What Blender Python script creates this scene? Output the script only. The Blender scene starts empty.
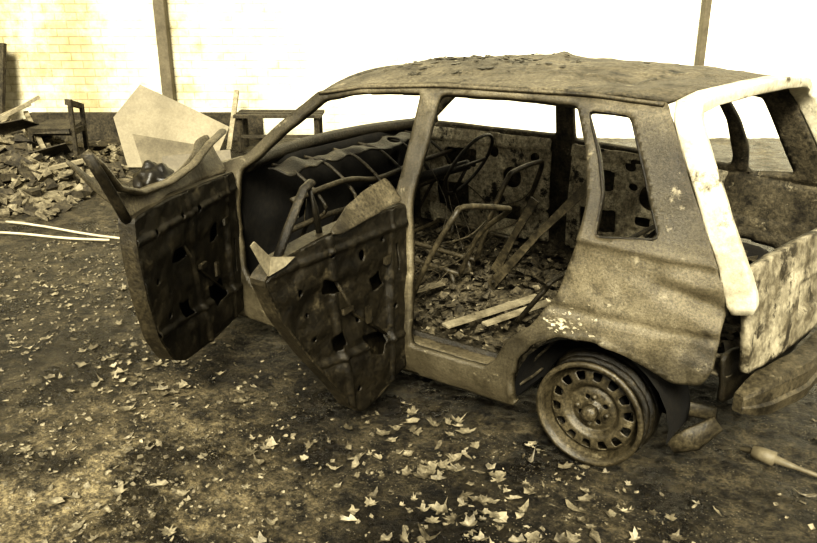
import bpy, bmesh, math, random
import numpy as np
from mathutils import Vector, noise, Matrix
random.seed(7)
sc=bpy.context.scene
# ------------------------------------------------------------------ camera
P=math.radians(20);A=math.radians(125)
C=Vector((0.84,-3.13,1.65))
fw=Vector((math.cos(A),math.sin(A),0));rt=Vector((math.sin(A),-math.cos(A),0))
cd=bpy.data.cameras.new('camera');cam=bpy.data.objects.new('camera',cd);sc.collection.objects.link(cam)
cd.sensor_width=36;cd.lens=36*790/817.0;cd.clip_start=.02
cam.location=C
view=fw*math.cos(P)+Vector((0,0,-math.sin(P)))
cam.rotation_euler=view.to_track_quat('-Z','Y').to_euler()
sc.camera=cam
def yd(f,r,z=0.0):            # yard frame: f metres towards the wall, r metres to the right
    return Vector((C.x,C.y,0))+fw*f+rt*r+Vector((0,0,z))
# ------------------------------------------------------------------ materials
def sep(v):
    s=math.sqrt(max(v,0))
    return (v,v*(.79+.17*s),v*(.40+.37*s),1)
def mat(name,dark,light,scale=6,detail=10,contrast=(.35,.65),rough=.8,metal=0.0,bump=.3,bscale=40,grain=(.35,1.6),spots=None,spotscale=3,spotr=(.58,.66),zmul=None,rust=None):
    m=bpy.data.materials.new(name);m.use_nodes=True;nt=m.node_tree;N=nt.nodes;L=nt.links
    b=N['Principled BSDF'];tc=N.new('ShaderNodeTexCoord')
    n1=N.new('ShaderNodeTexNoise');n1.inputs['Scale'].default_value=scale;n1.inputs['Detail'].default_value=detail;n1.inputs['Roughness'].default_value=.72
    L.new(tc.outputs['Object'],n1.inputs['Vector'])
    r=N.new('ShaderNodeValToRGB');r.color_ramp.elements[0].position=contrast[0];r.color_ramp.elements[1].position=contrast[1]
    r.color_ramp.elements[0].color=sep(dark);r.color_ramp.elements[1].color=sep(light)
    L.new(n1.outputs['Fac'],r.inputs['Fac']);col=r.outputs['Color']
    n2=N.new('ShaderNodeTexNoise');n2.inputs['Scale'].default_value=bscale;n2.inputs['Detail'].default_value=6;n2.inputs['Roughness'].default_value=.8
    L.new(tc.outputs['Object'],n2.inputs['Vector'])
    r2=N.new('ShaderNodeValToRGB');r2.color_ramp.elements[0].position=.36;r2.color_ramp.elements[1].position=.64
    r2.color_ramp.elements[0].color=(grain[0],)*3+(1,);r2.color_ramp.elements[1].color=(grain[1],)*3+(1,)
    L.new(n2.outputs['Fac'],r2.inputs['Fac'])
    mx=N.new('ShaderNodeMixRGB');mx.blend_type='MULTIPLY';mx.inputs[0].default_value=1
    L.new(col,mx.inputs[1]);L.new(r2.outputs[0],mx.inputs[2]);col=mx.outputs[0]
    if zmul:   # soot layering by height, broken up with noise
        s=N.new('ShaderNodeSeparateXYZ');L.new(tc.outputs['Object'],s.inputs[0])
        a1=N.new('ShaderNodeMath');a1.operation='MULTIPLY_ADD';L.new(n1.outputs['Fac'],a1.inputs[0]);a1.inputs[1].default_value=.35;L.new(s.outputs[2],a1.inputs[2])
        a2=N.new('ShaderNodeMath');a2.operation='SUBTRACT';L.new(a1.outputs[0],a2.inputs[0]);a2.inputs[1].default_value=.175
        rz=N.new('ShaderNodeValToRGB');cr=rz.color_ramp
        while len(cr.elements)<len(zmul):cr.elements.new(.5)
        for e_,(zz,mm) in zip(cr.elements,zmul):e_.position=zz/1.4;e_.color=(mm,mm,mm,1)
        dv=N.new('ShaderNodeMath');dv.operation='DIVIDE';dv.inputs[1].default_value=1.4;L.new(a2.outputs[0],dv.inputs[0]);L.new(dv.outputs[0],rz.inputs['Fac'])
        mz=N.new('ShaderNodeMixRGB');mz.blend_type='MULTIPLY';mz.inputs[0].default_value=1;L.new(col,mz.inputs[1]);L.new(rz.outputs[0],mz.inputs[2]);col=mz.outputs[0]
    def layer(col,val,sc_,rg,loc):
        n3=N.new('ShaderNodeTexNoise');n3.inputs['Scale'].default_value=sc_;n3.inputs['Detail'].default_value=12;n3.inputs['Roughness'].default_value=.72
        mp=N.new('ShaderNodeMapping');mp.inputs['Location'].default_value=loc;L.new(tc.outputs['Object'],mp.inputs[0]);L.new(mp.outputs[0],n3.inputs['Vector'])
        r3=N.new('ShaderNodeValToRGB');r3.color_ramp.elements[0].position=rg[0];r3.color_ramp.elements[1].position=rg[1]
        r3.color_ramp.elements[0].color=(0,0,0,1);r3.color_ramp.elements[1].color=(1,1,1,1)
        L.new(n3.outputs['Fac'],r3.inputs['Fac'])
        m2=N.new('ShaderNodeMixRGB');L.new(r3.outputs[0],m2.inputs[0]);L.new(col,m2.inputs[1]);m2.inputs[2].default_value=sep(val);return m2.outputs[0]
    if rust is not None:col=layer(col,rust[0],rust[1],rust[2],(9.1,2.2,5.5))
    if spots is not None:col=layer(col,spots,spotscale,spotr,(3.3,7.1,1.7))
    L.new(col,b.inputs['Base Color']);b.inputs['Roughness'].default_value=rough;b.inputs['Metallic'].default_value=metal
    bp=N.new('ShaderNodeBump');bp.inputs['Strength'].default_value=bump;bp.inputs['Distance'].default_value=.01
    ad=N.new('ShaderNodeMath');L.new(n1.outputs['Fac'],ad.inputs[0]);L.new(n2.outputs['Fac'],ad.inputs[1])
    L.new(ad.outputs[0],bp.inputs['Height']);L.new(bp.outputs[0],b.inputs['Normal'])
    return m
M_body=mat('scorched_paint',.05,.16,scale=3,bump=.45,bscale=95,rough=.45,spots=.02,spotscale=3,spotr=(.54,.66))
M_side=mat('scorched_side_paint',.065,.20,scale=2.6,bump=.45,bscale=130,rough=.40,grain=(.55,1.4),spots=.016,spotscale=3.2,spotr=(.52,.66),
  zmul=[(.15,.85),(.30,.62),(.42,.40),(.55,.95),(.80,1.12),(.92,.50),(1.20,.58),(1.32,1.25)],rust=(.28,14,(.61,.68)))
M_roof=mat('rusted_roof',.04,.17,scale=4,bump=.7,bscale=80,rough=.55,spots=.28,spotscale=9,spotr=(.62,.66),rust=(.016,5,(.55,.64)))
M_ash=mat('white_ash_paint',.30,.62,scale=5,contrast=(.32,.52),bump=.35,bscale=60,grain=(.8,1.1),rough=.6,spots=.07,spotscale=6,spotr=(.55,.64))
M_flake=mat('paint_flake',.30,.5,rough=.7)
M_hatch=mat('patchy_hatch',.12,.42,scale=8,contrast=(.42,.62),bump=.4,rough=.6,grain=(.7,1.2),spots=.04,spotscale=9,spotr=(.52,.58))
M_char=mat('charred_steel',.006,.030,scale=7,bump=.55,bscale=70,rough=.40,spots=.10,spotscale=12,spotr=(.57,.70))
M_edge=mat('charred_edge',.012,.06,scale=9,bump=.5,bscale=70,rough=.42,spots=.16,spotscale=12,spotr=(.58,.70))
M_black=mat('soot_black',.003,.010,scale=9,bump=.4,rough=.8)
M_int=mat('burnt_interior',.015,.12,scale=12,bump=.6,bscale=60,rough=.7,spots=.28,spotscale=14,spotr=(.60,.66))
M_fard=mat('burnt_inner_door',.16,.55,scale=7,bump=.6,bscale=50,rough=.6,spots=.02,spotscale=7,spotr=(.55,.60))
M_tube=mat('rust_tube',.02,.10,scale=14,bump=.3,rough=.45)
M_rim=mat('rusty_rim',.025,.09,scale=12,bump=.3,bscale=90,rough=.38,spots=.22,spotscale=14,spotr=(.60,.68))
M_wood=mat('old_wood',.14,.32,scale=8,bump=.3,rough=.8,grain=(.7,1.2))
M_woodd=mat('burnt_wood',.015,.07,scale=8,bump=.4,rough=.8)
M_leaf=mat('dry_leaf',.05,.30,scale=5,contrast=(.38,.62),bump=.15,rough=.55,grain=(.7,1.2))
M_rub=mat('rubble',.05,.26,scale=4,bump=.5,rough=.9,spots=.03,spotscale=3)
M_grit=mat('grit',.04,.30,scale=9,bump=.3,rough=.8)
M_sheet=mat('pale_sheet',.16,.25,scale=2,bump=.05,rough=.7,grain=(.85,1.1))
M_sheetd=mat('dull_sheet',.08,.16,scale=3,bump=.1,rough=.6,grain=(.8,1.15))
M_tape=mat('plastic_strip',.4,.55,scale=9,bump=.05,rough=.5,grain=(.9,1.1))
# ------------------------------------------------------------------ helpers
def finish(me,name,parent,m,smooth=True):
    ob=bpy.data.objects.new(name,me);sc.collection.objects.link(ob)
    if m:
        for mm in (m if isinstance(m,(list,tuple)) else [m]):me.materials.append(mm)
    if smooth:
        for p in me.polygons:p.use_smooth=True
    if parent:ob.parent=parent
    return ob
def empty(name,loc=(0,0,0)):
    e=bpy.data.objects.new(name,None);sc.collection.objects.link(e);e.location=loc;e.empty_display_size=.2;return e
def inside(px,py,loops):
    c=np.zeros(px.shape,bool)
    for lp in loops:
        n=len(lp)
        for i in range(n):
            x1,y1=lp[i];x2,y2=lp[(i+1)%n]
            if y1==y2:continue
            cond=((y1>py)!=(y2>py))&(px<(x2-x1)*(py-y1)/(y2-y1)+x1)
            c^=cond
    return c
def smoothloop(lp,r=.02):
    if r<=0:return lp
    o=[];n=len(lp)
    for i in range(n):
        p=lp[i-1];c=lp[i];q=lp[(i+1)%n]
        def tow(t):
            l=math.hypot(t[0]-c[0],t[1]-c[1]);k=min(.4,r/max(l,1e-6));return (c[0]+(t[0]-c[0])*k,c[1]+(t[1]-c[1])*k)
        a=tow(p);b=tow(q);m=((a[0]+b[0])*.25+c[0]*.5,(a[1]+b[1])*.25+c[1]*.5)
        o+=[a,m,b]
    return o
def panel(name,outline,holes,fmap,cell,m,parent,thick=.012,offset=-1,rad=.02,smooth=True,hrad=None):
    loops=[smoothloop(outline,rad)]+[smoothloop(l,rad if hrad is None else hrad) for l in holes]
    pts=np.array([p for p in loops[0]])
    x0,y0=pts.min(0)-cell;x1,y1=pts.max(0)+cell
    nx=int((x1-x0)/cell)+2;ny=int((y1-y0)/cell)+2
    X,Y=np.meshgrid(x0+np.arange(nx)*cell+cell/2,y0+np.arange(ny)*cell+cell/2)
    K=inside(X,Y,loops)
    segs=[]
    for lp in loops:
        for i in range(len(lp)):segs.append((*lp[i],*lp[(i+1)%len(lp)]))
    S=np.array(segs)
    idx={};V=[];Fc=[];cnt={}
    def vid(i,j):
        k=(i,j)
        if k not in idx:idx[k]=len(V);V.append([x0+j*cell,y0+i*cell])
        return idx[k]
    for i in range(ny):
        for j in range(nx):
            if K[i,j]:
                f=(vid(i,j),vid(i,j+1),vid(i+1,j+1),vid(i+1,j));Fc.append(f)
                for v in f:cnt[v]=cnt.get(v,0)+1
    V=np.array(V)
    for v,c in cnt.items():
        if c<4:
            p=V[v];a=S[:,:2];d=S[:,2:]-a
            t=np.clip(((p-a)*d).sum(1)/np.maximum((d*d).sum(1),1e-12),0,1)
            q=a+d*t[:,None];D=((q-p)**2).sum(1);k=D.argmin()
            if D[k]<(1.1*cell)**2:V[v]=q[k]
    me=bpy.data.meshes.new(name)
    me.from_pydata([tuple(fmap(float(a),float(b))) for a,b in V],[],Fc);me.update()
    ob=finish(me,name,parent,m,smooth)
    if thick:
        s=ob.modifiers.new('thickness','SOLIDIFY');s.thickness=thick;s.offset=offset
    return ob
def nz(x,y,z,s=1.0):return noise.noise(Vector((x*s,y*s,z*s)))
def tube(name,paths,m,parent,n=8,flat=1.0,closed=False,up=Vector((0,0,1))):
    bm=bmesh.new()
    for path in paths:
        pp=[Vector(p[0]) for p in path];rr=[p[1] for p in path];k=len(pp);rings=[]
        for i in range(k):
            if closed:t=(pp[(i+1)%k]-pp[i-1])
            else:t=(pp[min(i+1,k-1)]-pp[max(i-1,0)])
            t.normalize()
            u=up if abs(t.dot(up))<.95 else Vector((1,0,0))
            s=t.cross(u).normalized();w=s.cross(t).normalized()
            off=math.pi/4 if n==4 else 0
            rings.append([bm.verts.new(pp[i]+(s*math.cos(2*math.pi*j/n+off)*flat+w*math.sin(2*math.pi*j/n+off))*rr[i]) for j in range(n)])
        R=k if closed else k-1
        for i in range(R):
            a=rings[i];b=rings[(i+1)%k]
            for j in range(n):bm.faces.new((a[j],a[(j+1)%n],b[(j+1)%n],b[j]))
        if not closed:
            bm.faces.new(rings[0][::-1]);bm.faces.new(rings[-1])
    bmesh.ops.recalc_face_normals(bm,faces=bm.faces)
    me=bpy.data.meshes.new(name);bm.to_mesh(me);bm.free()
    return finish(me,name,parent,m,n>4)
def spl(pts,r,n=6):
    P_=[Vector(p) for p in pts];o=[]
    for i in range(len(P_)-1):
        p0=P_[max(i-1,0)];p1=P_[i];p2=P_[i+1];p3=P_[min(i+2,len(P_)-1)]
        for j in range(n):
            t=j/n
            o.append((.5*((2*p1)+(p2-p0)*t+(2*p0-5*p1+4*p2-p3)*t*t+(3*p1-p0-3*p2+p3)*t**3),r))
    o.append((P_[-1],r));return o
def box(bm,c,s,rot=None,jit=0):
    c=Vector(c);vs=[]
    for dx in(-.5,.5):
        for dy in(-.5,.5):
            for dz in(-.5,.5):
                v=Vector((dx*s[0],dy*s[1],dz*s[2]))
                if jit:v+=Vector([random.uniform(-jit,jit) for _ in range(3)])
                if rot:v=rot@v
                vs.append(bm.verts.new(c+v))
    for f in((0,1,3,2),(4,6,7,5),(0,4,5,1),(2,3,7,6),(0,2,6,4),(1,5,7,3)):bm.faces.new([vs[i] for i in f])
def bmobj(bm,name,m,parent,smooth=False,bevel=0):
    bmesh.ops.recalc_face_normals(bm,faces=bm.faces)
    me=bpy.data.meshes.new(name);bm.to_mesh(me);bm.free()
    ob=finish(me,name,parent,m,smooth)
    if bevel:
        b=ob.modifiers.new('b','BEVEL');b.width=bevel;b.segments=2
    return ob
def poly(name,pts,m,parent,th=.01):
    bm=bmesh.new();f=bm.faces.new([bm.verts.new(Vector(p)) for p in pts])
    ob=bmobj(bm,name,m,parent)
    s=ob.modifiers.new('t','SOLIDIFY');s.thickness=th;s.offset=0
    return ob
# ------------------------------------------------------------------ CAR
car=empty('burned_car')
def W(x,z):
    if z>.85:w=.75-(z-.85)*.34
    else:w=.75+.03*math.sin(max(0,z)/.85*math.pi)
    if z>1.25:w-=9*(z-1.25)**2
    if x>0:w-=.05*(x/.37)**2
    if x<-1.3:w-=.05*((-x-1.3)/1.3)**2
    for ax in(-.06,-2.30):
        d=math.hypot(x-ax,z-.22)
        w+=.026*math.exp(-((d-.272)/.020)**2)*(1 if z>.2 else .3)
    w-=.010*math.exp(-((z-.60)/.012)**2)*(1 if x>-.45 else .6)
    if x>-.15:w+=.012*math.exp(-((z-.85+.05*x)/.010)**2)
    if z<.24:w-=.03*((.24-z)/.1)**2
    return w
def mapL(x,z):
    d=.008*nz(x,z,1,5)+.003*nz(x,z,3,18)
    if x>0:
        k=min(1,x/.25);d+=.022*nz(x,z,7,8)*k
        d+=.024*k*math.exp(-((z-.70+.3*(x-.3))/.030)**2)-.010*k*math.exp(-((z-.77)/.03)**2)
    return Vector((x,-W(x,z)+d,z))
def mapR(x,z):return Vector((x,W(x,z)+.01*nz(x,z,9,5),z))
side_out=[(-1.84,.16),(-1.0,.15),(-.34,.14),(-.355,.26),(-.33,.36),(-.27,.44),(-.17,.50),(-.05,.515),(.07,.49),(.16,.45),(.22,.425),
 (.315,.44),(.345,.50),(.35,.70),(.33,.80),(.275,.90),(.225,.99),(.145,1.14),(.06,1.30),(-.2,1.315),(-.8,1.305),(-1.15,1.275),(-1.37,1.235),(-1.56,1.09),(-1.74,.935),(-1.85,.90)]
fdo=[(-1.335,1.205),(-1.15,1.243),(-.865,1.268),(-.885,1.05),(-.90,.87),(-.90,.5),(-.88,.31),(-1.2,.29),(-1.62,.29),(-1.74,.42),(-1.765,.70),(-1.76,.87),(-1.68,.925),(-1.52,1.06)]
rdo=[(-.785,1.268),(-.5,1.277),(-.235,1.272),(-.17,1.12),(-.135,.97),(-.14,.84),(-.19,.65),(-.27,.52),(-.37,.43),(-.42,.33),(-.46,.29),(-.80,.29),(-.80,.6),(-.825,.9)]
qwi=[(-.195,1.255),(-.045,1.25),(.045,1.06),(.122,.890),(-.085,.865),(-.085,1.0),(-.125,1.12)]
panel('body_side_left',side_out,[fdo,rdo,qwi],mapL,.0125,[M_side],car,thick=.028,offset=-1,rad=.02)
fwi=[(-1.335,1.205),(-1.1,1.245),(-.87,1.268),(-.90,.91),(-1.68,.91)]
rwi=[(-.785,1.268),(-.235,1.27),(-.17,1.12),(-.14,.96),(-.15,.89),(-.80,.89)]
panel('body_side_right',side_out,[fwi,rwi,qwi],mapR,.02,[M_int],car,thick=.03,offset=1)
tube('window_channel',[[((x,-W(x,z)+.004,z),.005) for x,z in smoothloop(qwi,.02)]],M_char,car,6,closed=True)
def rr(x0,x1,z0,z1,t=0):return [(x0,z0),(x1,z0+t),(x1,z1+t),(x0,z1)]
def circ(x,z,r,k=12,sy=1):return [(x+r*math.cos(2*math.pi*i/k),z+r*sy*math.sin(2*math.pi*i/k)) for i in range(k)]
def inner_map(yc):return lambda x,z:Vector((x,yc-.02*math.sin((z-.3)*5)+.008*nz(x,z,2,14)-.02*(z>.82)-.02*(abs(math.sin(x*7))>.8),z))
panel('door_inner_far_rear',[(-.80,.32),(-.45,.32),(-.36,.45),(-.2,.62),(-.14,.87),(-.79,.88)],
 [rr(-.72,-.56,.44,.56),rr(-.70,-.58,.66,.77),circ(-.42,.66,.055,12,1.3),circ(-.30,.78,.03),rr(-.48,-.42,.50,.55),circ(-.52,.80,.025),circ(-.50,.70,.02),rr(-.52,-.34,.82,.845)],inner_map(.69),.01,[M_fard],car,.012,rad=.012)
panel('door_inner_far_front',[(-1.74,.32),(-.9,.32),(-.91,.89),(-1.74,.89)],
 [rr(-1.6,-1.4,.44,.58),rr(-1.55,-1.36,.68,.78),circ(-1.12,.66,.06),rr(-1.2,-1.06,.42,.50),circ(-1.25,.78,.03),circ(-1.0,.78,.025)],inner_map(.69),.012,[M_fard],car,.012,rad=.012)
def redge(x):
    return np.interp(x,[-1.5,-1.37,-1.15,-.8,-.2,.085,.3],[1.19,1.235,1.275,1.303,1.313,1.30,1.27])
def maproof(x,y):
    k=(y/.58)**2
    z=float(redge(x))+.062*(1-k)+ .016*nz(x,y,5,3)+.006*nz(x,y,8,14)+.002*nz(x,y,1,60)
    z-=.025*math.exp(-((x+.75)/.22)**2-((y)/.3)**2)
    z-=.02*math.exp(-((x+.15)/.10)**2-((y+.3)/.25)**2)
    # buckled ridge of lifted skin
    z+=.018*math.exp(-((x+.62+.3*y)/.035)**2)*max(0,min(1,(y+.35)/.3))
    for ry in(-.35,-.12,.12,.35):z+=.004*math.exp(-((y-ry)/.012)**2)*(1 if -1.2<x<-.05 else 0)
    return Vector((x,y,z))
ro=[];hw=.58
for i in range(13):
    y=-hw+2*hw*i/12;ro.append((.06+.09*(1-(y/hw)**2),y))
for i in range(13):
    y=hw-2*hw*i/12;ro.append((-1.37-.09*(1-(y/hw)**2),y))
panel('roof',ro,[],maproof,.015,[M_roof],car,.014,-1,0)
tube('roof_gutter_left',[[((x,-W(x,float(redge(x))-.02)-.002,float(redge(x))-.010),.007) for x in np.linspace(-1.36,.05,30)]],M_body,car)
tube('roof_gutter_right',[[((x,W(x,float(redge(x))-.02)+.002,float(redge(x))-.010),.007) for x in np.linspace(-1.36,.05,30)]],M_body,car)
tube('windscreen_header',[[((-1.38-.09*(1-(y/.57)**2),y,float(redge(-1.38))+.05*(1-(y/.57)**2)-.015),.016) for y in np.linspace(-.56,.56,16)]],M_tube,car)
tube('roof_bows',[[((x,y,float(redge(x))+.055*(1-(y/.57)**2)-.025),.014) for y in np.linspace(-.56,.56,12)] for x in(-.82,-.15)],M_tube,car)
tube('cowl_beam',[[((-1.76-.10*(1-(y/.7)**2),y,.885+.01*(1-(y/.7)**2)),.035) for y in np.linspace(-.70,.70,16)]],M_char,car)
panel('firewall',[(-.70,.22),(.70,.22),(.70,.88),(-.70,.88)],[circ(-.3,.6,.06),rr(.1,.3,.5,.6),circ(.5,.7,.05)],lambda y,z:Vector((-1.80+.02*nz(y,z,1,6),y,z)),.025,[M_black],car,.01)
dt=[]
for z0,xo in((.76,-1.50),(.60,-1.56)):
    dt.append(spl([(xo,-.68,z0),(xo+.03,-.35,z0+.03),(xo,-.05,z0-.02),(xo+.02,.3,z0+.01),(xo-.01,.68,z0)],.014))
for y in(-.52,-.30,-.08,.12,.33,.55):
    dt.append(spl([(-1.50,y,.77),(-1.46,y+.02,.68),(-1.56,y,.60),(-1.66,y,.42)],.009))
    dt.append(spl([(-1.50,y,.77),(-1.62,y,.84),(-1.76,y,.86)],.008))
tube('dashboard_frame',dt,M_edge,car)
panel('dashboard_remnant',[(-.62,0),(-.1,.02),(.62,0),(.60,.08),(.2,.13),(-.1,.09),(-.58,.13)],[circ(-.3,.07,.03),circ(.3,.06,.035)],
 lambda y,s:Vector((-1.72+.9*s+.03*nz(y,s,2,9),y,.86-1.5*s*s+.03*nz(y,s,5,8))),.015,[M_char],car,.008)
# hatch frame
def seam(z):return float(np.interp(z,[.45,.50,.70,.80,.90,.99,1.14,1.30],[.34,.345,.355,.33,.275,.225,.145,.06]))
fr=[]
L_=[.695,.75,.84,.92,1.00,1.09,1.18,1.245]
for z in L_:x=seam(z)+.044;fr.append(((x,-W(seam(z),z)+.018,z),1))
fr.append(((seam(1.285)+.044,-.545,1.285),1))
for y in np.linspace(-.46,.46,9):fr.append(((seam(1.295)+.044+.08*(1-(y/.55)**2),y,1.295+.045*(1-(y/.55)**2)),1))
fr.append(((seam(1.285)+.044,.545,1.285),1))
for z in L_[::-1]:x=seam(z)+.044;fr.append(((x,W(seam(z),z)-.018,z),1))
def sweep_sec(name,path,sx,sy,m,parent):
    bm=bmesh.new();rings=[];n=20;pp=[Vector(p) for p,_ in path]
    q=[]
    for i in range(len(pp)-1):q+=[pp[i],pp[i].lerp(pp[i+1],.5)]
    q.append(pp[-1]);pp=q;k=len(pp)
    for i in range(k):
        t=(pp[min(i+1,k-1)]-pp[max(i-1,0)]).normalized()
        ax=Vector((1,0,0));ax=(ax-t*ax.dot(t)).normalized();b=t.cross(ax).normalized()
        e=1.0
        if i==0 or i==k-1:e=.8
        if i in(1,2,3,k-2,k-3,k-4):e=1.10
        ring=[]
        for j in range(n):
            a=2*math.pi*j/n;ca,sa=math.cos(a),math.sin(a)
            ca=math.copysign(abs(ca)**.35,ca);sa=math.copysign(abs(sa)**.35,sa)
            ring.append(bm.verts.new(pp[i]+ax*ca*sx*e*(1+.14*nz(i*.45,j,1,.9))+b*sa*sy*e*(1+.2*nz(i*.5,3,j,.8))))
        rings.append(ring)
    for i in range(k-1):
        for j in range(n):bm.faces.new((rings[i][j],rings[i][(j+1)%n],rings[i+1][(j+1)%n],rings[i+1][j]))
    bm.faces.new(rings[0][::-1]);bm.faces.new(rings[-1])
    return bmobj(bm,name,m,parent,True)
sweep_sec('hatch_frame',fr,.042,.022,M_ash,car)
def maphatch(y,z):
    h=.68
    x=.42+.05*(1-(y/h)**2)-.12*max(0,z-.55)
    if abs(y)<.27 and .56<z<.68:x-=.018
    x-=.006*math.exp(-((z-.73)/.01)**2)
    return Vector((x+.010*nz(y,z,4,4)+.003*nz(y,z,4,20),y,z))
panel('hatch_lower_panel',[(-.63,.46),(.63,.46),(.655,.60),(.65,.81),(.3,.84),(-.3,.84),(-.645,.82),(-.655,.60)],[circ(0,.76,.03)],maphatch,.0125,[M_hatch],car,.03,-1)
panel('rear_valance',[(-.60,.32),(.60,.32),(.62,.50),(-.62,.50)],[],lambda y,z:Vector((.34+.06*(1-(y/.68)**2)+.01*nz(y,z,1,8),y,z)),.02,[M_char],car,.015)
pp=[]
for y in np.linspace(-.63,.70,26):
    x=.455-.10*abs(y/.70)**6+.06*(1-(y/.72)**2)
    pp.append(Vector((x,y,.350+.012*nz(y,1,1,3))))
bmb=bmesh.new();rings=[]
for i,p in enumerate(pp):
    t=(pp[min(i+1,len(pp)-1)]-pp[max(i-1,0)]).normalized();o=t.cross(Vector((0,0,1))).normalized()
    e=(.45,.8)[i] if i<2 else 1
    prof=[(-.05,.06),(-.045,.075),(.025,.07),(.032,.045),(.022,.035),(.024,-.01),(.034,-.02),(.028,-.06),(-.04,-.07),(-.05,-.06)]
    rings.append([bmb.verts.new(p+o*e*(a+.012*nz(i*.5,a*20,1,.7))+Vector((0,0,e*b*(1+.12*nz(i*.3,2,b))))) for a,b in prof])
K_=10
for i in range(len(rings)-1):
    for j in range(K_):bmb.faces.new((rings[i][j],rings[i][(j+1)%K_],rings[i+1][(j+1)%K_],rings[i+1][j]))
bmb.faces.new(rings[0]);bmb.faces.new(rings[-1][::-1])
M_bump=mat('scorched_bumper',.02,.10,scale=6,bump=.4,bscale=60,rough=.45,spots=.22,spotscale=9,spotr=(.60,.68))
ob=bmobj(bmb,'rear_bumper',M_bump,car,False)
def mapfloor(x,y):
    return Vector((x,y,.22+.05*math.exp(-(y/.10)**2)+.01*nz(x,y,3,10)))
panel('floor_pan',[(-1.80,-.70),(-.34,-.70),(-.34,.70),(-1.80,.70)],[],mapfloor,.03,[M_int],car,.01)
def maprear(x,y):
    z=.42 if x>-.25 else .22+.20*max(0,(x+.40)/.15)
    return Vector((x,y,min(z,.42)+.015*nz(x,y,6,9)))
panel('boot_floor',[(-.42,-.60),(.36,-.60),(.36,.60),(-.42,.60)],[],maprear,.03,[M_int],car,.01)
for s,nm in((-1,'left'),(1,'right')):
    for ax,tag in((-.06,'rear'),(-2.30,'front')):
        bm=bmesh.new();R=[]
        for i in range(15):
            a=math.pi*(-.05+1.1*i/14)
            R.append([bm.verts.new((ax+.29*math.cos(a),s*y,.22+.27*math.sin(a))) for y in(.735,.62,.52)])
        for i in range(14):
            for j in range(2):bm.faces.new((R[i][j],R[i+1][j],R[i+1][j+1],R[i][j+1]))
        bm.faces.new([r[2] for r in R])
        ob=bmobj(bm,'wheel_house_%s_%s'%(tag,nm),M_black,car,True)
panel('inner_sill_left',[(-1.80,.15),(-.36,.15),(-.40,.31),(-1.80,.31)],[],lambda x,z:Vector((x,-.68,z)),.03,[M_char],car,.01)
panel('sill_top_left',[(-1.78,-.75),(-.44,-.75),(-.44,-.67),(-1.78,-.67)],[],lambda x,y:Vector((x,y,.290+.004*nz(x,y,2,20))),.02,[M_body],car,.01)
panel('underbody',[(-1.8,-.66),(-.36,-.66),(-.36,.66),(-1.8,.66)],[],lambda x,y:Vector((x,y,.16)),.06,[M_black],car,.01)
bm=bmesh.new()
for _ in range(60):
    if random.random()<.6:x=random.gauss(-.155,.03);z=random.gauss(.548,.016)
    else:x=random.gauss(-.12,.06);z=random.gauss(.57,.035)
    if math.hypot(x+.06,z-.22)<.30 or x<-.25:continue
    s=random.uniform(.002,.010);k=random.randint(5,8);a0=random.uniform(0,6)
    vs=[]
    for i in range(k):
        a=a0+2*math.pi*i/k;r=s*random.uniform(.3,1.6);p=mapL(x+r*math.cos(a),z+r*.6*math.sin(a));p.y-=.002;vs.append(bm.verts.new(p))
    bm.faces.new(vs)
bmobj(bm,'peeling_paint',M_flake,car)
fen=[(-1.83,.17),(-1.98,.18),(-2.02,.30),(-2.12,.44),(-2.25,.50),(-2.40,.49),(-2.52,.40),(-2.58,.24),(-2.64,.26),(-2.66,.62),(-2.4,.72),(-2.1,.82),(-1.84,.90)]
panel('front_wing_left',fen,[],lambda x,z:Vector((x,-W(x,z)+.04*max(0,(z-.6))+.02*nz(x,z,1,6),z)),.02,[M_body],car,.012,-1)
panel('front_wing_right',fen,[],lambda x,z:Vector((x,W(x,z)-.04*max(0,(z-.6)),z)),.025,[M_char],car,.012)
def mapbon(x,y):
    t=(-x-1.84)/.82
    return Vector((x,y,.885-.27*max(t,0)**1.15+.03*(1-(y/.7)**2)+.02*nz(x,y,4,4)+.008*nz(x,y,2,15)))
panel('bonnet',[(-1.84,-.70),(-1.84,.70),(-2.3,.70),(-2.66,.60),(-2.70,0),(-2.66,-.60),(-2.3,-.70)],[],mapbon,.025,[M_body],car,.015)
panel('nose_panel',[(-.66,.25),(.66,.25),(.66,.62),(-.66,.62)],[circ(-.48,.5,.09),circ(.48,.5,.09),rr(-.3,.3,.42,.55)],lambda y,z:Vector((-2.68+.06*(y/.66)**2,y,z)),.025,[M_char],car,.015)
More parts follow.
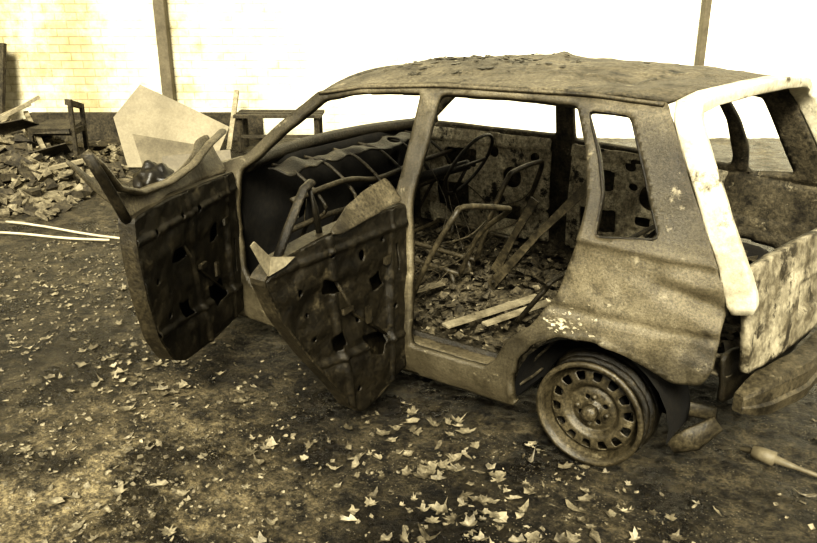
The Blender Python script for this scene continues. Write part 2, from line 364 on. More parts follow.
# ---------------- wheels
def wheel(name,cx,cy,cz,s,R=.195):
    e=empty(name,(cx,cy,cz));e.parent=car
    prof=[(R,.0),(R,-.010),(R*.95,-.012),(R*.945,.02),(R*.89,.035),(R*.88,.10),(R*.93,.13),(R*.935,.155),(R,.16),(R*1.01,.17)]
    bm=bmesh.new();n=64;rg=[]
    for i in range(n):
        a=2*math.pi*i/n
        rg.append([bm.verts.new((r*math.cos(a),-s*d,r*math.sin(a))) for r,d in prof])
    for i in range(n):
        for j in range(len(prof)-1):bm.faces.new((rg[i][j],rg[(i+1)%n][j],rg[(i+1)%n][j+1],rg[i][j+1]))
    ob=bmobj(bm,'rim_barrel',M_rim,e,True);so=ob.modifiers.new('s','SOLIDIFY');so.thickness=.005
    holes=[]
    for k in range(14):
        a=2*math.pi*k/14;hh=[]
        for dr,da in((.120,-.10),(.120,.10),(.152,.12),(.152,-.12)):hh.append((dr*math.cos(a+da),dr*math.sin(a+da)))
        holes.append(hh)
    for k in range(4):
        a=2*math.pi*(k+.5)/4;holes.append(circ(.05*math.cos(a),.05*math.sin(a),.010,8))
    def md(x,z):
        r=math.hypot(x,z)
        d=float(np.interp(r,[0,.028,.034,.065,.085,.105,.15,.165,.18],[.02,.02,.04,.04,.05,.025,.027,.05,.05]))
        return Vector((x,-s*d,z))
    panel('rim_disc',circ(0,0,R*.90,48),holes,md,.0055,[M_rim],e,.004,0,0,hrad=.006)
    tube('hub_cap',[[((0,-s*.035,0),.03),((0,s*.010,0),.028),((0,s*.016,0),.016)]],M_rim,e,16)
    bl=[]
    for k in range(4):
        a=2*math.pi*(k)/4+.2;c=(.055*math.cos(a),.055*math.sin(a));bl.append([((c[0],-s*.05,c[1]),.009),((c[0],-s*.022,c[1]),.009)])
    tube('wheel_bolts',bl,M_tube,e,6)
    tube('brake_drum',[[((0,-s*.06,0),.11),((0,-s*.12,0),.115)]],M_black,e,24)
    # collapsed, carbonised tyre carcass left on the barrel behind the outer flange
    for off,rad in((.045,.014),(.08,.024),(.12,.028)):
        pts=[]
        for i in range(48):
            a=2*math.pi*i/48;r=R*.96+.004*nz(i,off*40,2,.7);pts.append(((r*math.cos(a),-s*(off+.006*math.sin(a*3)),r*math.sin(a)),rad*(1+.15*nz(i,1,off*9,.6))))
        tube('tyre_remnant',[pts],M_char,e,10,closed=True)
    return e
w=wheel('wheel_rear_left',-.045,-.755,.222,-1);w.rotation_euler=(0,.3,0)
wheel('wheel_rear_right',-.05,.74,.222,1)
wheel('wheel_front_left',-2.30,-.70,.222,-1)
wheel('wheel_front_right',-2.30,.70,.222,1)
tube('rear_axle',[[((-.05,-.62,.2),.035),((-.05,.62,.2),.035)]],M_black,car)
tube('suspension_arm',[[((.21,-.60,.10),.03),((.27,-.58,.14),.05),((.33,-.52,.20),.035)],[((-.05,-.5,.19),.03),((.3,-.46,.2),.03)]],M_bump,car,10,.4)
# ---------------- doors
def rag(lp,a=.010):   # fire-eaten, uneven edge for a cut-out
    o=[];n=len(lp)
    for i in range(n):
        p=lp[i];q=lp[(i+1)%n]
        for t in((0,.5) if n<8 else (0,)):
            o.append((p[0]+(q[0]-p[0])*t+random.uniform(-a,a),p[1]+(q[1]-p[1])*t+random.uniform(-a,a)))
    return o
def door(name,hinge,d,n,outline,holes,th,frames):
    e=empty(name,hinge);e.parent=car
    d=Vector(d).normalized();n=Vector(n).normalized()
    def mp(off,bow=0,amp=.008):
        def f(u,v):
            o=off+(bow*(1-((v-.5)/.4)**2))+amp*nz(u,v,off*10,9)
            if off==0:
                o+=-.018*(1/(1+math.exp(-(.16-abs(v-.52))*90)))*(1/(1+math.exp(-(.27-abs(u-.36))*90)))
                o+=.012*math.exp(-((v-.34-.1*u)/.010)**2)+.012*math.exp(-((u-.32-.15*v)/.012)**2)
                o+=.010*math.exp(-((v-.80)/.010)**2)+.010*math.exp(-((u-.09)/.010)**2)
                o+=.005*nz(u,v,4,22)
            return d*u+n*o+Vector((0,0,v))
        return f
    panel('inner_panel',outline,holes,mp(0),.007,[M_char],e,.006,hrad=.006)
    panel('outer_skin',outline,[],mp(-th,-.01,.008),.02,[M_char],e,.006)
    lp=smoothloop(outline,.02);bm=bmesh.new();k=len(lp)
    A_=[bm.verts.new(d*u+Vector((0,0,v))+n*.004) for u,v in lp];B_=[bm.verts.new(d*u+Vector((0,0,v))-n*(th+.005)) for u,v in lp]
    for i in range(k):bm.faces.new((A_[i],A_[(i+1)%k],B_[(i+1)%k],B_[i]))
    ob=bmobj(bm,'door_edge',M_edge,e);s=ob.modifiers.new('s','SOLIDIFY');s.thickness=.008;s.offset=0
    for nm,pts,r,m,fl in frames:
        tube(nm,[[(d*p[0]+Vector((0,0,p[1]))+n*(p[2] if len(p)>2 else -.03),r) for p in pts]],m,e,8,fl)
    # brackets and hinge straps
    bm=bmesh.new()
    for u,v in((-.02,.32),(-.02,.72)):
        c=d*u+Vector((0,0,v))-n*.03;rot=Matrix((d,n,Vector((0,0,1)))).transposed();box(bm,c,(.07,.03,.05),rot)
    for u,v,a,b_ in((.36,.56,.05,.02),(.24,.50,.02,.06),(.55,.74,.05,.02),(.12,.68,.03,.03)):
        c=d*u+Vector((0,0,v))+n*.004;rot=Matrix((d,n,Vector((0,0,1)))).transposed();box(bm,c,(a,.012,b_),rot,.003)
    bmobj(bm,'brackets',M_edge,e)
    return e,d,n
rd_out=[(0,.20),(.16,.14),(.28,.115),(.34,.15),(.42,.27),(.57,.46),(.69,.64),(.755,.79),(.68,.835),(.5,.86),(.2,.875),(0,.87)]
rd_h=[rag([(.14,.31),(.22,.33),(.26,.41),(.13,.39)]),rag([(.35,.42),(.41,.41),(.43,.46),(.37,.49)],.006),rag([(.13,.58),(.19,.57),(.21,.63),(.15,.65)],.006),rag([(.36,.62),(.47,.65),(.48,.71),(.40,.68)],.008),circ(.60,.70,.013),circ(.07,.48,.011),circ(.28,.49,.010),circ(.27,.74,.015,12,1.4),circ(.15,.77,.009),circ(.44,.79,.010),circ(.30,.22,.013),rr(.045,.055,.62,.73),circ(.52,.50,.009),circ(.20,.47,.008),circ(.55,.60,.008)]
e,d,n=door('door_rear_left',(-.83,-.77,0),(0.0,-1,0),(1,0,0),rd_out,rd_h,.055,[
 ('window_frame',[(.66,.83),(.60,.92),(.52,1.03),(.48,1.045)],.012,M_char,1.5),
 ('glass_channel',[(.50,1.04),(.47,.95),(.45,.84)],.010,M_char,1.2),
 ('door_beam',[(.03,.56),(.4,.52),(.66,.60)],.012,M_edge,1),
 ('window_regulator',[(.10,.36,-.01),(.30,.52,-.015),(.44,.74,-.01)],.007,M_edge,1)])
panel('folded_top_rail',[(.02,.885),(.02,.965),(.2,.945),(.36,.905),(.46,.865),(.40,.855),(.2,.87)],[],lambda u,v:d*u+Vector((0,0,v))+n*(.02-.9*(v-.86)+.01*nz(u,v,3,12)),.01,[M_body],e,.006)
poly('torn_trim',[d*.62+Vector((0,0,.835))+n*.01,d*.68+Vector((0,0,.82))+n*.02,d*.75+Vector((0,0,.81))+n*.02,d*.78+Vector((0,0,.86))+n*.02,d*.815+Vector((0,0,.925))+n*.02,d*.79+Vector((0,0,.93))+n*.01,d*.73+Vector((0,0,.865))+n*.01],M_wood,e,.006)
fd_out=[(0,.22),(.3,.21),(.58,.235),(.67,.28),(.75,.40),(.80,.58),(.825,.78),(.82,.89),(.6,.90),(.25,.885),(0,.87)]
fd_h=[rag([(.15,.36),(.27,.34),(.30,.43),(.17,.44)]),rag([(.45,.38),(.54,.39),(.56,.47),(.47,.45)],.008),rag([(.17,.63),(.25,.62),(.26,.69),(.19,.70)],.008),rag([(.45,.63),(.57,.63),(.58,.70),(.49,.69)]),circ(.72,.62,.013),circ(.70,.80,.012),circ(.36,.80,.015),circ(.18,.80,.009),circ(.37,.54,.011),circ(.66,.46,.013),rr(.045,.055,.42,.58),circ(.5,.81,.009),circ(.62,.54,.008),circ(.08,.75,.010)]
e,d,n=door('door_front_left',(-1.76,-.77,0),(.39,-.92,0),(.92,.39,0),fd_out,fd_h,.055,[
 ('window_frame_rear',[(.81,.87),(.86,.95),(.93,1.06),(.99,1.145)],.014,M_edge,1.6),
 ('window_frame_top',[(.99,1.145),(.93,1.10),(.84,1.0),(.70,.95),(.5,.94),(.3,.965),(.14,1.02),(.0,1.05)],.012,M_body,1.6),
 ('door_beam',[(.05,.56),(.4,.52),(.76,.56)],.012,M_edge,1),
 ('window_regulator',[(.14,.36,-.01),(.36,.54,-.015),(.56,.78,-.01)],.007,M_edge,1)])
panel('window_frame_web',[(.81,.885),(.88,.98),(.98,1.14),(.93,1.10),(.84,1.0),(.70,.955),(.5,.945),(.3,.965),(.14,1.02),(.02,1.04),(.02,.875),(.4,.89)],[],lambda u,v:d*u+Vector((0,0,v))+n*(-.02-.5*(v-.88)+.03*nz(u,v,1,6)),.012,[M_body],e,.006)
# ---------------- interior remains
intr=empty('seat_remains');intr.parent=car
def seatframe(name,x,y,w,lean=.22,h=.55,z=.34,skew=0):
    paths=[]
    pts=[(x,y-w/2,z),(x+lean*.5,y-w/2,z+h*.5),(x+lean,y-w/2+.02,z+h*.92),(x+lean*1.05,y-w/2+.09,z+h),(x+lean*1.05+skew,y+w/2-.09,z+h-skew),(x+lean+skew,y+w/2-.02,z+h*.92-skew),(x+lean*.5,y+w/2,z+h*.5),(x,y+w/2,z)]
    paths.append(spl(pts,.013,5))
    for t in(.35,.65):
        paths.append(spl([(x+lean*t,y-w/2,z+h*t),(x+lean*t+.03,y,z+h*t-.015),(x+lean*t,y+w/2,z+h*t)],.004,6))
    b=[(x,y-w/2,z),(x-.45,y-w/2,z+.03),(x-.48,y-w/2+.06,z+.03),(x-.48,y+w/2-.06,z+.03),(x-.45,y+w/2,z+.03),(x,y+w/2,z)]
    paths.append(spl(b,.013,4))
    for k in range(6):
        xx=x-.06-.07*k;paths.append(spl([(xx,y-w/2,z+.01),(xx+.02,y-.1,z-.03),(xx-.01,y+.1,z-.03),(xx,y+w/2,z+.01)],.003,6))
    for yy in(y-w/2,y+w/2):
        paths.append([((x-.05,yy,z),.012),((x-.02,yy,.24),.012)]);paths.append([((x-.4,yy,z+.02),.012),((x-.42,yy,.24),.012)])
    tube(name,paths,M_tube,intr,8)
    # coil springs of the seat cushion
    cs=[]
    for ix in range(4):
        for iy in range(3):
            cx_=x-.09-.10*ix;cy_=y-.12+.12*iy;cs.append([((cx_+.028*math.cos(a),cy_+.028*math.sin(a),z-.07+.012*a/1.2),.0022) for a in np.linspace(0,4*math.pi,20)])
    tube(name+'_springs',cs,M_tube,intr,4)
seatframe('driver_seat_frame',-1.04,.36,.42,.14,.46)
seatframe('passenger_seat_frame',-1.0,-.28,.42,.20,.44,skew=.05)
def plate(name,a,b,w,y,m):
    a=Vector((a[0],y,a[1]));b=Vector((b[0],y,b[1]));t=(b-a).normalized();s=Vector((t.z,0,-t.x))*w/2
    return poly(name,[a-s,a+s*1.3,(a+b)/2+s*.7,b+s,b-s,(a+b)/2-s*.7],m,intr,.012)
plate('recliner_rail',(-.86,.30),(-.42,.88),.042,-.02,M_tube)
plate('recliner_rail_b',(-.94,.30),(-.74,.70),.045,.16,M_tube)
tube('rear_seat_frame',[spl([(-.45,-.55,.40),(-.34,-.55,.56),(-.32,-.45,.60),(-.32,.5,.60),(-.34,.58,.56),(-.45,.58,.40)],.010)],M_char,intr)
sw=[];SC=Vector((-1.20,.32,.78))
for i in range(36):
    a=2*math.pi*i/36;sw.append((SC+Vector((.09*math.sin(a),.18*math.cos(a),.16*math.sin(a))),.009))
tube('steering_wheel',[sw],M_char,car,8,closed=True)
tube('steering_column',[[(SC,.026),((-1.7,.30,.60),.028)],[(SC+Vector((0,-.18,0)),.009),(SC+Vector((0,.18,0)),.009)],[(SC,.009),(SC+Vector((-.085,0,-.155)),.009)]],M_char,car)
wr=[]
for k in range(9):
    x=random.uniform(-1.6,-1.3);y=random.uniform(-.55,.6);z=random.uniform(.6,.8)
    wr.append(spl([(x,y,z),(x+random.uniform(-.1,.15),y+random.uniform(-.1,.1),z-random.uniform(.05,.2)),(x+random.uniform(0,.2),y+random.uniform(-.15,.15),z-random.uniform(.2,.4))],random.uniform(.002,.004),6))
tube('burnt_wiring',wr,M_tube,intr,5)
bm=bmesh.new()
for (x0,y0,x1,y1,w_,z) in((-.76,-.58,-.58,-.10,.045,.325),(-.62,-.50,-.50,-.15,.035,.34),(-1.2,-.5,-1.05,-.15,.05,.30)):
    c=Vector(((x0+x1)/2,(y0+y1)/2,z));v=Vector((x1-x0,y1-y0,.02));
    box(bm,c,(v.length,w_,.010),v.to_track_quat('X','Z').to_matrix())
bmobj(bm,'floor_planks',M_wood,intr)
def chips(name,gen,cnt,smin,smax,m,parent,flat=.4):
    bm=bmesh.new()
    for _ in range(cnt):
        c=Vector(gen());s=smin+(smax-smin)*random.random()**2.2
        rot=Matrix.Rotation(random.uniform(0,6.28),3,'Z')@Matrix.Rotation(random.uniform(-.6,.6),3,'X')@Matrix.Rotation(random.uniform(-.6,.6),3,'Y')
        box(bm,c,(s*random.uniform(.6,1.6),s*random.uniform(.5,1.2),s*flat*random.uniform(.3,1)),rot,s*.22)
    return bmobj(bm,name,m,parent)
chips('interior_debris',lambda:(random.uniform(-1.75,-.38),random.uniform(-.66,.66),.25+abs(random.gauss(0,.03))),1900,.007,.045,M_int,intr)
chips('interior_ash_flakes',lambda:(random.uniform(-1.7,-.38),random.uniform(-.66,.66),.27+abs(random.gauss(0,.02))),140,.005,.022,M_wood,intr,.2)
chips('boot_debris',lambda:(random.uniform(-.3,.34),random.uniform(-.55,.55),.44+abs(random.gauss(0,.03))),420,.012,.06,M_int,intr)
# blistered, lifted skin flakes lying flat on the roof
bm=bmesh.new()
for _ in range(120):
    x=max(-1.33,min(-.3,random.gauss(-.95,.2)));y=max(-.45,min(.45,random.gauss(.0,.22)));s=random.uniform(.006,.026);k=6;a0=random.uniform(0,6);vs=[]
    for i in range(k):
        a=a0+2*math.pi*i/k;r=s*random.uniform(.5,1.3);p=maproof(x+r*math.cos(a),y+r*math.sin(a));p.z+=.002+.006*random.random();vs.append(bm.verts.new(p))
    bm.faces.new(vs)
bmobj(bm,'roof_flakes',M_edge,car)
# heat and impact have racked the far rear corner of the shell backwards
def rack(v):
    k=max(0,min(1,(v.x+.8)/.8));k=k*k*(3-2*k);q=max(0,min(1,(v.y+.6)/1.2))
    v.x+=.15*k*q;v.z-=.045*k*q*max(0,min(1,(v.z-.5)/.5))
for ob in list(car.children):
    if ob.type=='MESH':
        for v in ob.data.vertices:rack(v.co)
for ob in list(intr.children):
    for v in ob.data.vertices:rack(v.co)
# ------------------------------------------------------------------ GROUND
def groundz(x,y):
    return .010*nz(x,y,0,1.3)+.007*nz(x,y,3,9)+.006*nz(x,y,5,30)-.006
def make_ground():
    xs=np.concatenate([np.arange(-14,-5,.35),np.arange(-5,2.4,.020),np.arange(2.5,12,.4)])
    ys=np.concatenate([np.arange(-6,-2.7,.3),np.arange(-2.7,1.6,.020),np.arange(1.7,14,.35)])
    vs=[(float(x),float(y),groundz(x,y)) for y in ys for x in xs];nx=len(xs)
    fs=[(j*nx+i,j*nx+i+1,(j+1)*nx+i+1,(j+1)*nx+i) for j in range(len(ys)-1) for i in range(nx-1)]
    me=bpy.data.meshes.new('ground');me.from_pydata(vs,[],fs)
    return me
mg=bpy.data.materials.new('dirty_wet_concrete');mg.use_nodes=True;nt=mg.node_tree;N=nt.nodes;L=nt.links;b=N['Principled BSDF']
tc=N.new('ShaderNodeTexCoord')
def nnoise(s,d=8,r=.65,loc=(0,0,0)):
    mp=N.new('ShaderNodeMapping');mp.inputs['Location'].default_value=loc;L.new(tc.outputs['Object'],mp.inputs[0])
    n=N.new('ShaderNodeTexNoise');n.inputs['Scale'].default_value=s;n.inputs['Detail'].default_value=d;n.inputs['Roughness'].default_value=r;L.new(mp.outputs[0],n.inputs['Vector']);return n
def ramp(src,a,b_,ca,cb):
    r=N.new('ShaderNodeValToRGB');r.color_ramp.elements[0].position=a;r.color_ramp.elements[1].position=b_;r.color_ramp.elements[0].color=ca;r.color_ramp.elements[1].color=cb;L.new(src,r.inputs['Fac']);return r
def mix(f,a,b_,t='MIX'):
    m=N.new('ShaderNodeMixRGB');m.blend_type=t
    for i,v in enumerate((f,a,b_)):
        if hasattr(v,'is_linked'):L.new(v,m.inputs[i])
        else:m.inputs[i].default_value=v
    return m.outputs[0]
n1=nnoise(.9,6);n2=nnoise(9,12,.78,(4,2,0));n3=nnoise(60,8,.8,(1,9,0));n4=nnoise(2.4,12,.75,(8,1,3))
base=ramp(n1.outputs['Fac'],.38,.62,sep(.022),sep(.065)).outputs[0]
mid=ramp(n2.outputs['Fac'],.42,.60,(.22,.22,.22,1),(1.9,1.9,1.9,1)).outputs[0]
c1=mix(1.0,base,mid,'MULTIPLY')
gr=ramp(n3.outputs['Fac'],.38,.62,(.2,.2,.2,1),(2.2,2.2,2.2,1)).outputs[0]
c2=mix(1.0,c1,gr,'MULTIPLY')
# sheen painted into the concrete: base colour lightened in a patch beside the car
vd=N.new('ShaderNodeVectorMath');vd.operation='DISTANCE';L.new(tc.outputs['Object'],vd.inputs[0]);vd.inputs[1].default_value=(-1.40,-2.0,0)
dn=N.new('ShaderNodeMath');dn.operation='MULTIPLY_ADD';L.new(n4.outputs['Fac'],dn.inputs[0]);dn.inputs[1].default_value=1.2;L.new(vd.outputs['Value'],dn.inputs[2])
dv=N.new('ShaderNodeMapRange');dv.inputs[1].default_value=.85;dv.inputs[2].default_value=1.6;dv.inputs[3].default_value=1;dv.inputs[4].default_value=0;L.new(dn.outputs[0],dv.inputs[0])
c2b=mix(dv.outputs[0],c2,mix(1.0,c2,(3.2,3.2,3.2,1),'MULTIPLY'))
pt=ramp(n4.outputs['Fac'],.49,.57,(0,0,0,1),(.85,.85,.85,1)).outputs[0]
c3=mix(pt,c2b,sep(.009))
vo=N.new('ShaderNodeTexVoronoi');vo.inputs['Scale'].default_value=75;L.new(tc.outputs['Object'],vo.inputs['Vector'])
vr=ramp(vo.outputs['Distance'],.12,.26,(1,1,1,1),(0,0,0,1)).outputs[0]
n5=nnoise(4,8,.7,(2,7,1));sp=ramp(n5.outputs['Fac'],.46,.55,(0,0,0,1),(1,1,1,1)).outputs[0]
spm=mix(1.0,vr,sp,'MULTIPLY');c4=mix(spm,c3,sep(.28))
L.new(c4,b.inputs['Base Color'])
ro_=ramp(n4.outputs['Fac'],.42,.60,(.55,.55,.55,1),(.20,.20,.20,1)).outputs[0];L.new(ro_,b.inputs['Roughness'])
bp=N.new('ShaderNodeBump');bp.inputs['Strength'].default_value=1.0;bp.inputs['Distance'].default_value=.02
ad=N.new('ShaderNodeMath');L.new(n2.outputs['Fac'],ad.inputs[0]);L.new(n3.outputs['Fac'],ad.inputs[1]);L.new(ad.outputs[0],bp.inputs['Height']);L.new(bp.outputs[0],b.inputs['Normal'])
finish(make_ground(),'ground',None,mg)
# leaves
shape=[(0,1),(.18,.55),(.55,.75),(.45,.35),(.95,.25),(.5,-.02),(.6,-.45),(.15,-.32),(0,-.9),(-.15,-.32),(-.6,-.45),(-.5,-.02),(-.95,.25),(-.45,.35),(-.55,.75),(-.18,.55)]
shape2=[(0,1),(.25,.6),(.4,.15),(.35,-.3),(.1,-.6),(0,-1.1),(-.12,-.6),(-.36,-.3),(-.42,.1),(-.25,.6)]
shape3=[(0,.9),(.3,.7),(.35,.4),(.7,.35),(.5,0),(.6,-.4),(.2,-.5),(-.1,-.8),(-.3,-.4),(-.7,-.3),(-.5,.1),(-.6,.5),(-.2,.5)]
shape4=[(0,.7),(.3,.75),(.45,.3),(.8,.1),(.55,-.3),(.3,-.25),(.1,-.7),(-.25,-.5),(-.3,-.1),(-.75,0),(-.5,.35),(-.25,.4)]
def in_car(x,y):return (-2.75<x<.55 and -.72<y<.80) 
bm=bmesh.new()
cl=[(random.uniform(-3.2,1.3),random.uniform(-2.2,.0)) for _ in range(20)]+[(-.5,-1.15),(-.2,-1.1),(-.9,-1.3),(0,-1.05),(.3,-.9),(-1.4,-1.3),(-2.2,-.9),(-2.0,-1.1),(-1.2,-1.9),(-.35,-1.35),(-.05,-1.5),(-.1,-1.25),(-.6,-1.0),(.1,-1.2)]
cnt=0
while cnt<700:
    if random.random()<.72:
        c=random.choice(cl);x=random.gauss(c[0],.17);y=random.gauss(c[1],.14)
    else:x=random.uniform(-3.9,1.8);y=random.uniform(-2.6,.9)
    if in_car(x,y) or x<-4.0:continue
    s=.008+.042*random.random()**1.4;a=random.uniform(0,6.28);cz=groundz(x,y)+.005+random.uniform(0,.006)
    sh=random.choice([shape,shape3,shape3,shape2,shape4,shape4]);asp=random.uniform(.55,1.0);fold=random.uniform(0,.8);fa=random.uniform(0,3.14);curl=random.uniform(0,8)
    cen=bm.verts.new((x,y,cz+.002));vs=[]
    for px,py in sh:
        px*=random.uniform(.65,1.2)*asp*s;py*=random.uniform(.65,1.2)*s
        qx=px*math.cos(a)-py*math.sin(a);qy=px*math.sin(a)+py*math.cos(a)
        h=abs(px*math.cos(fa)+py*math.sin(fa))*fold+curl*(px*px+py*py)
        vs.append(bm.verts.new((x+qx,y+qy,cz+.001+max(0,h)+random.uniform(0,.004))))
    for i in range(len(vs)):bm.faces.new((cen,vs[i],vs[(i+1)%len(vs)]))
    cnt+=1
bmobj(bm,'fallen_leaves',M_leaf,None)
def ggen():
    while True:
        q=random.random()
        if q<.35:
            x=random.uniform(-4.2,-2.6);y=random.uniform(-1.5,.8)
        elif q<.6:x=random.gauss(-1.35,.5);y=random.gauss(-1.9,.4)
        else:x=random.uniform(-3.5,1.6);y=random.uniform(-2.6,.5)
        if not in_car(x,y) and y>-2.65:return (x,y,groundz(x,y)+.002)
chips('ground_grit',ggen,5500,.003,.018,M_grit,None,.5)
for i,(a,b_) in enumerate((((-4.75,-.27),(-3.55,.0)),((-4.6,-.48),(-3.75,-.12)))):
    pts=[(a[0]+(b_[0]-a[0])*t,a[1]+(b_[1]-a[1])*t+.015*math.sin(t*7),.018) for t in np.linspace(0,1,8)]
    tube('plastic_pipe' if i==0 else 'plastic_pipe.001',[[(p,.009) for p in pts]],M_tape,None,8)
tube('exhaust_pipe_scrap',[[((.40,-.36,.035),.010),((.44,-.36,.04),.012),((.443,-.36,.04),.026),((.52,-.37,.04),.028),((.523,-.37,.04),.015),((.60,-.375,.035),.009),((.95,-.40,.02),.006)]],M_sheetd,None,14)
# ------------------------------------------------------------------ WALL
wl=bpy.data.meshes.new('wall_back')
vs=[(-13,0,-.1),(13,0,-.1),(13,0,5.5),(-13,0,5.5),(-13,.22,-.1),(13,.22,-.1),(13,.22,5.5),(-13,.22,5.5)]
wl.from_pydata(vs,[],[(0,1,2,3),(5,4,7,6),(3,2,6,7),(0,4,5,1),(0,3,7,4),(1,5,6,2)])
mw=bpy.data.materials.new('whitewashed_brick');mw.use_nodes=True;nt=mw.node_tree;N=nt.nodes;L=nt.links;b=N['Principled BSDF'];tc=N.new('ShaderNodeTexCoord')
sx=N.new('ShaderNodeSeparateXYZ');L.new(tc.outputs['Object'],sx.inputs[0]);cx=N.new('ShaderNodeCombineXYZ');L.new(sx.outputs[0],cx.inputs[0]);L.new(sx.outputs[2],cx.inputs[1])
bt=N.new('ShaderNodeTexBrick');L.new(cx.outputs[0],bt.inputs['Vector']);bt.inputs['Scale'].default_value=1;bt.inputs['Brick Width'].default_value=.24;bt.inputs['Row Height'].default_value=.085;bt.inputs['Mortar Size'].default_value=.008;bt.inputs['Mortar Smooth'].default_value=.5
bt.inputs['Color1'].default_value=(.52,.48,.33,1);bt.inputs['Color2'].default_value=(.66,.62,.45,1);bt.inputs['Mortar'].default_value=(.43,.39,.26,1)
n1=nnoise(.9,10,.7);n2=nnoise(5,10,.75,(3,3,3))
# stained patches at the left; sun glare painted into the colour towards the right
dm=N.new('ShaderNodeMapRange');dm.inputs[1].default_value=-4.5;dm.inputs[2].default_value=2.2;dm.inputs[3].default_value=0;dm.inputs[4].default_value=.30;L.new(sx.outputs[0],dm.inputs[0])
av=N.new('ShaderNodeMath');L.new(n1.outputs['Fac'],av.inputs[0]);L.new(dm.outputs[0],av.inputs[1])
st=ramp(av.outputs[0],.42,.72,(.68,.63,.50,1),(1,1,1,1)).outputs[0]
av2=N.new('ShaderNodeMath');L.new(n2.outputs['Fac'],av2.inputs[0]);L.new(dm.outputs[0],av2.inputs[1])
st2=ramp(av2.outputs[0],.40,.66,(.70,.66,.53,1),(1,1,1,1)).outputs[0]
av3=N.new('ShaderNodeMath');n6=nnoise(1.6,10,.7,(7,2,5));L.new(n6.outputs['Fac'],av3.inputs[0]);L.new(dm.outputs[0],av3.inputs[1])
lw=ramp(av3.outputs[0],.48,.86,(0,0,0,1),(1,1,1,1)).outputs[0]
o1=mix(.9,bt.outputs['Color'],st,'MULTIPLY');o2=mix(.8,o1,st2,'MULTIPLY')
o3=mix(lw,o2,(.97,.94,.78,1))
L.new(o3,b.inputs['Base Color']);b.inputs['Roughness'].default_value=.9
bp=N.new('ShaderNodeBump');bp.inputs['Strength'].default_value=.4;bp.inputs['Distance'].default_value=.01;L.new(bt.outputs['Fac'],bp.inputs['Height']);bp.invert=True;L.new(bp.outputs[0],b.inputs['Normal'])
wall=finish(wl,'wall_back',None,mw,False)
wall.location=yd(9.0,0);wall.rotation_euler=(0,0,math.atan2(rt.y,rt.x))
RZ=Matrix.Rotation(math.atan2(rt.y,rt.x),3,'Z')
bm=bmesh.new();box(bm,yd(8.96,-2.95,.12),(2.6,.08,.34),RZ);bmobj(bm,'trim_1',M_woodd,None)
def post(name,r,wd):
    bm=bmesh.new();box(bm,yd(8.92,r,2.6),(wd,.12,5.2),RZ);bmobj(bm,name,M_sheetd,None,bevel=.01)
post('timber_post',-2.66,.12);post('timber_post.001',3.19,.07)
# ------------------------------------------------------------------ DEBRIS at the back-left
bm=bmesh.new();G=[];nx,ny=60,40
def mound(f,r):
    return max(0,.50*math.exp(-((f-7.5)/.7)**2-((r+4.3)/1.0)**2)+.20*math.exp(-((f-6.6)/.6)**2-((r+3.5)/.8)**2)+.06*nz(f,r,1,3)+.03*nz(f,r,2,9)-.06)
for j in range(ny):
    G.append([bm.verts.new(yd(5.6+3.0*j/(ny-1),-6.2+3.7*i/(nx-1),mound(5.6+3.0*j/(ny-1),-6.2+3.7*i/(nx-1))-.01)) for i in range(nx)])
for j in range(ny-1):
    for i in range(nx-1):bm.faces.new((G[j][i],G[j][i+1],G[j+1][i+1],G[j+1][i]))
rub=empty('rubble_heap')
bmobj(bm,'heap',M_rub,rub,True)
def hg():
    f=random.gauss(7.0,.7);r=random.gauss(-3.8,.7);f=min(8.5,max(5.7,f));r=min(-2.7,max(-6,r));return yd(f,r,mound(f,r)+.01)
chips('rubble_chunks',hg,1600,.02,.13,M_rub,rub,.6)
chips('dark_chunks',hg,520,.03,.2,M_woodd,rub,.4)
chips('pale_chunks',hg,120,.02,.12,M_sheet,rub,.3)
bm=bmesh.new()
def beam(bm,a,b_,w,h):
    a=Vector(a);b_=Vector(b_);v=b_-a;box(bm,(a+b_)/2,(v.length,w,h),v.to_track_quat('X','Z').to_matrix())
for a,b_,w_ in(((7.2,-3.9,.4),(7.5,-3.45,.66),.03),((7.0,-4.1,.35),(7.6,-3.6,.58),.05),((7.0,-3.2,.1),(7.6,-3.65,.5),.04),((6.6,-3.3,.12),(6.9,-2.8,.2),.06),((6.6,-3.6,.2),(6.9,-3.1,.15),.05),((6.9,-4.4,.45),(7.1,-3.8,.30),.08)):beam(bm,yd(*a),yd(*b_),w_,.03)
bmobj(bm,'heap_timbers',M_wood,rub)
for i,(pts) in enumerate(([(7.0,-4.0,.42),(7.2,-3.5,.50),(7.4,-3.45,.42),(7.1,-3.95,.30)],[(6.8,-3.5,.22),(7.0,-3.05,.32),(7.2,-3.1,.2),(6.9,-3.5,.12)],[(7.3,-4.5,.66),(7.4,-4.0,.58),(7.5,-4.0,.46),(7.3,-4.5,.46)])):
    poly('bent_sheet_%d'%(i+1),[yd(*p) for p in pts],M_woodd,rub,.012)
poly('scrap_panel',[yd(7.35,-2.65,.02),yd(7.6,-2.82,.45),yd(7.75,-2.58,.74),yd(7.7,-2.15,.55),yd(7.6,-1.72,.36),yd(7.35,-1.85,.02)],M_sheet,None,.012)
poly('hardboard_sheet',[yd(6.9,-2.35,.10),yd(7.15,-2.50,.37),yd(7.15,-1.85,.26),yd(6.9,-1.70,.06)],M_sheetd,None,.012)
poly('plywood_offcut',[yd(6.3,-2.0,.02),yd(6.5,-2.05,.30),yd(6.6,-1.5,.34),yd(6.4,-1.45,.03)],M_sheetd,None,.012)
bm=bmesh.new()
for f,r0,z1 in((7.3,-3.10,.66),(7.6,-3.12,.58),(7.3,-3.5,.40),(7.6,-3.52,.40)):beam(bm,yd(f,r0,0),yd(f,r0+.01,z1),.035,.035)
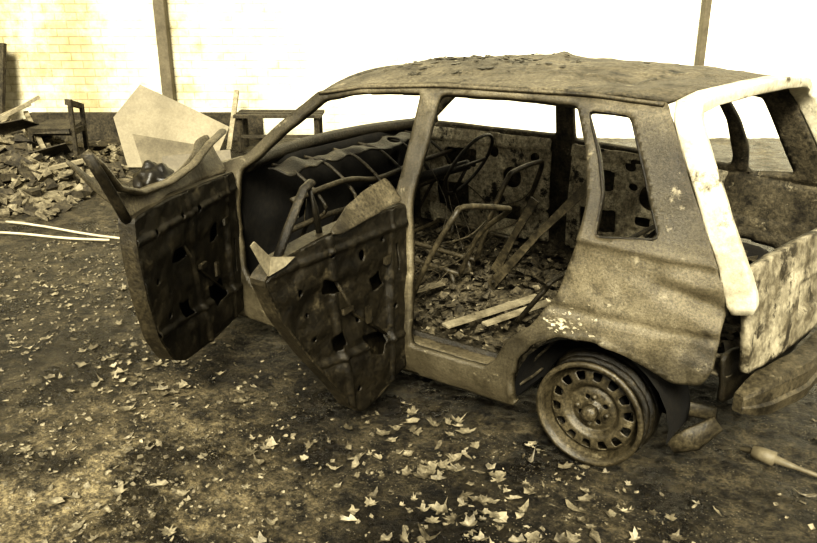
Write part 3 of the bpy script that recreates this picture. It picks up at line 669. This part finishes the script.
for a,b_ in(((7.3,-3.1,.36),(7.3,-3.5,.36)),((7.6,-3.1,.36),(7.6,-3.5,.36)),((7.3,-3.1,.36),(7.6,-3.12,.36)),((7.3,-3.5,.36),(7.6,-3.5,.36)),((7.3,-3.12,.64),(7.6,-3.12,.56))):beam(bm,yd(*a),yd(*b_),.035,.05)
box(bm,yd(7.45,-3.3,.39),(.36,.42,.05),RZ,.02)
bmobj(bm,'broken_chair',M_woodd,None)
bm=bmesh.new()
beam(bm,yd(8.3,-1.9,.0),yd(8.8,-1.88,.55),.05,.03);bmobj(bm,'leaning_stake',M_wood,None)
bm=bmesh.new()
for r0 in(-1.75,-.95):
    beam(bm,yd(8.2,r0,0),yd(8.2,r0,.36),.04,.04);beam(bm,yd(8.5,r0,0),yd(8.5,r0,.36),.04,.04);beam(bm,yd(8.2,r0,.34),yd(8.5,r0,.34),.04,.04)
for f,z in((8.2,.37),(8.35,.37),(8.5,.37),(8.2,.16)):beam(bm,yd(f,-1.8,z),yd(f,-.9,z),.10 if z>.3 else .03,.03)
bmobj(bm,'wooden_bench',M_woodd,None)
bm=bmesh.new();beam(bm,yd(8.65,-4.55,.0),yd(8.87,-4.45,1.05),.25,.04);bmobj(bm,'leaning_door_board',M_woodd,None)
bm=bmesh.new();bmesh.ops.create_icosphere(bm,subdivisions=4,radius=1)
sc_=yd(6.15,-2.02,.15)
for v in bm.verts:
    p=v.co.normalized();r=.16*(1+.22*nz(p.x,p.y,p.z,2.2)+.10*nz(p.x,p.y,p.z,6))
    q=Vector((p.x*r,p.y*r,p.z*r*1.1))
    q.z=max(q.z,-.145);v.co=sc_+q
bmobj(bm,'bin_bag',mat('black_plastic',.006,.02,rough=.35,bump=.3),None,True)
# ------------------------------------------------------------------ LIGHT
wd=bpy.data.worlds.new('sky');sc.world=wd;wd.use_nodes=True
bg=wd.node_tree.nodes['Background'];bg.inputs['Color'].default_value=(1,.94,.78,1);bg.inputs['Strength'].default_value=.80
sl=bpy.data.lights.new('sun','SUN');sl.energy=7.2;sl.angle=math.radians(20);sl.color=(1,.95,.80)
so=bpy.data.objects.new('sun',sl);sc.collection.objects.link(so)
so.rotation_euler=(-Vector((.42,-.72,.68))).to_track_quat('-Z','Y').to_euler()
sc.view_settings.view_transform='Standard'
try:sc.view_settings.look='High Contrast'
except Exception as ex:print(ex)
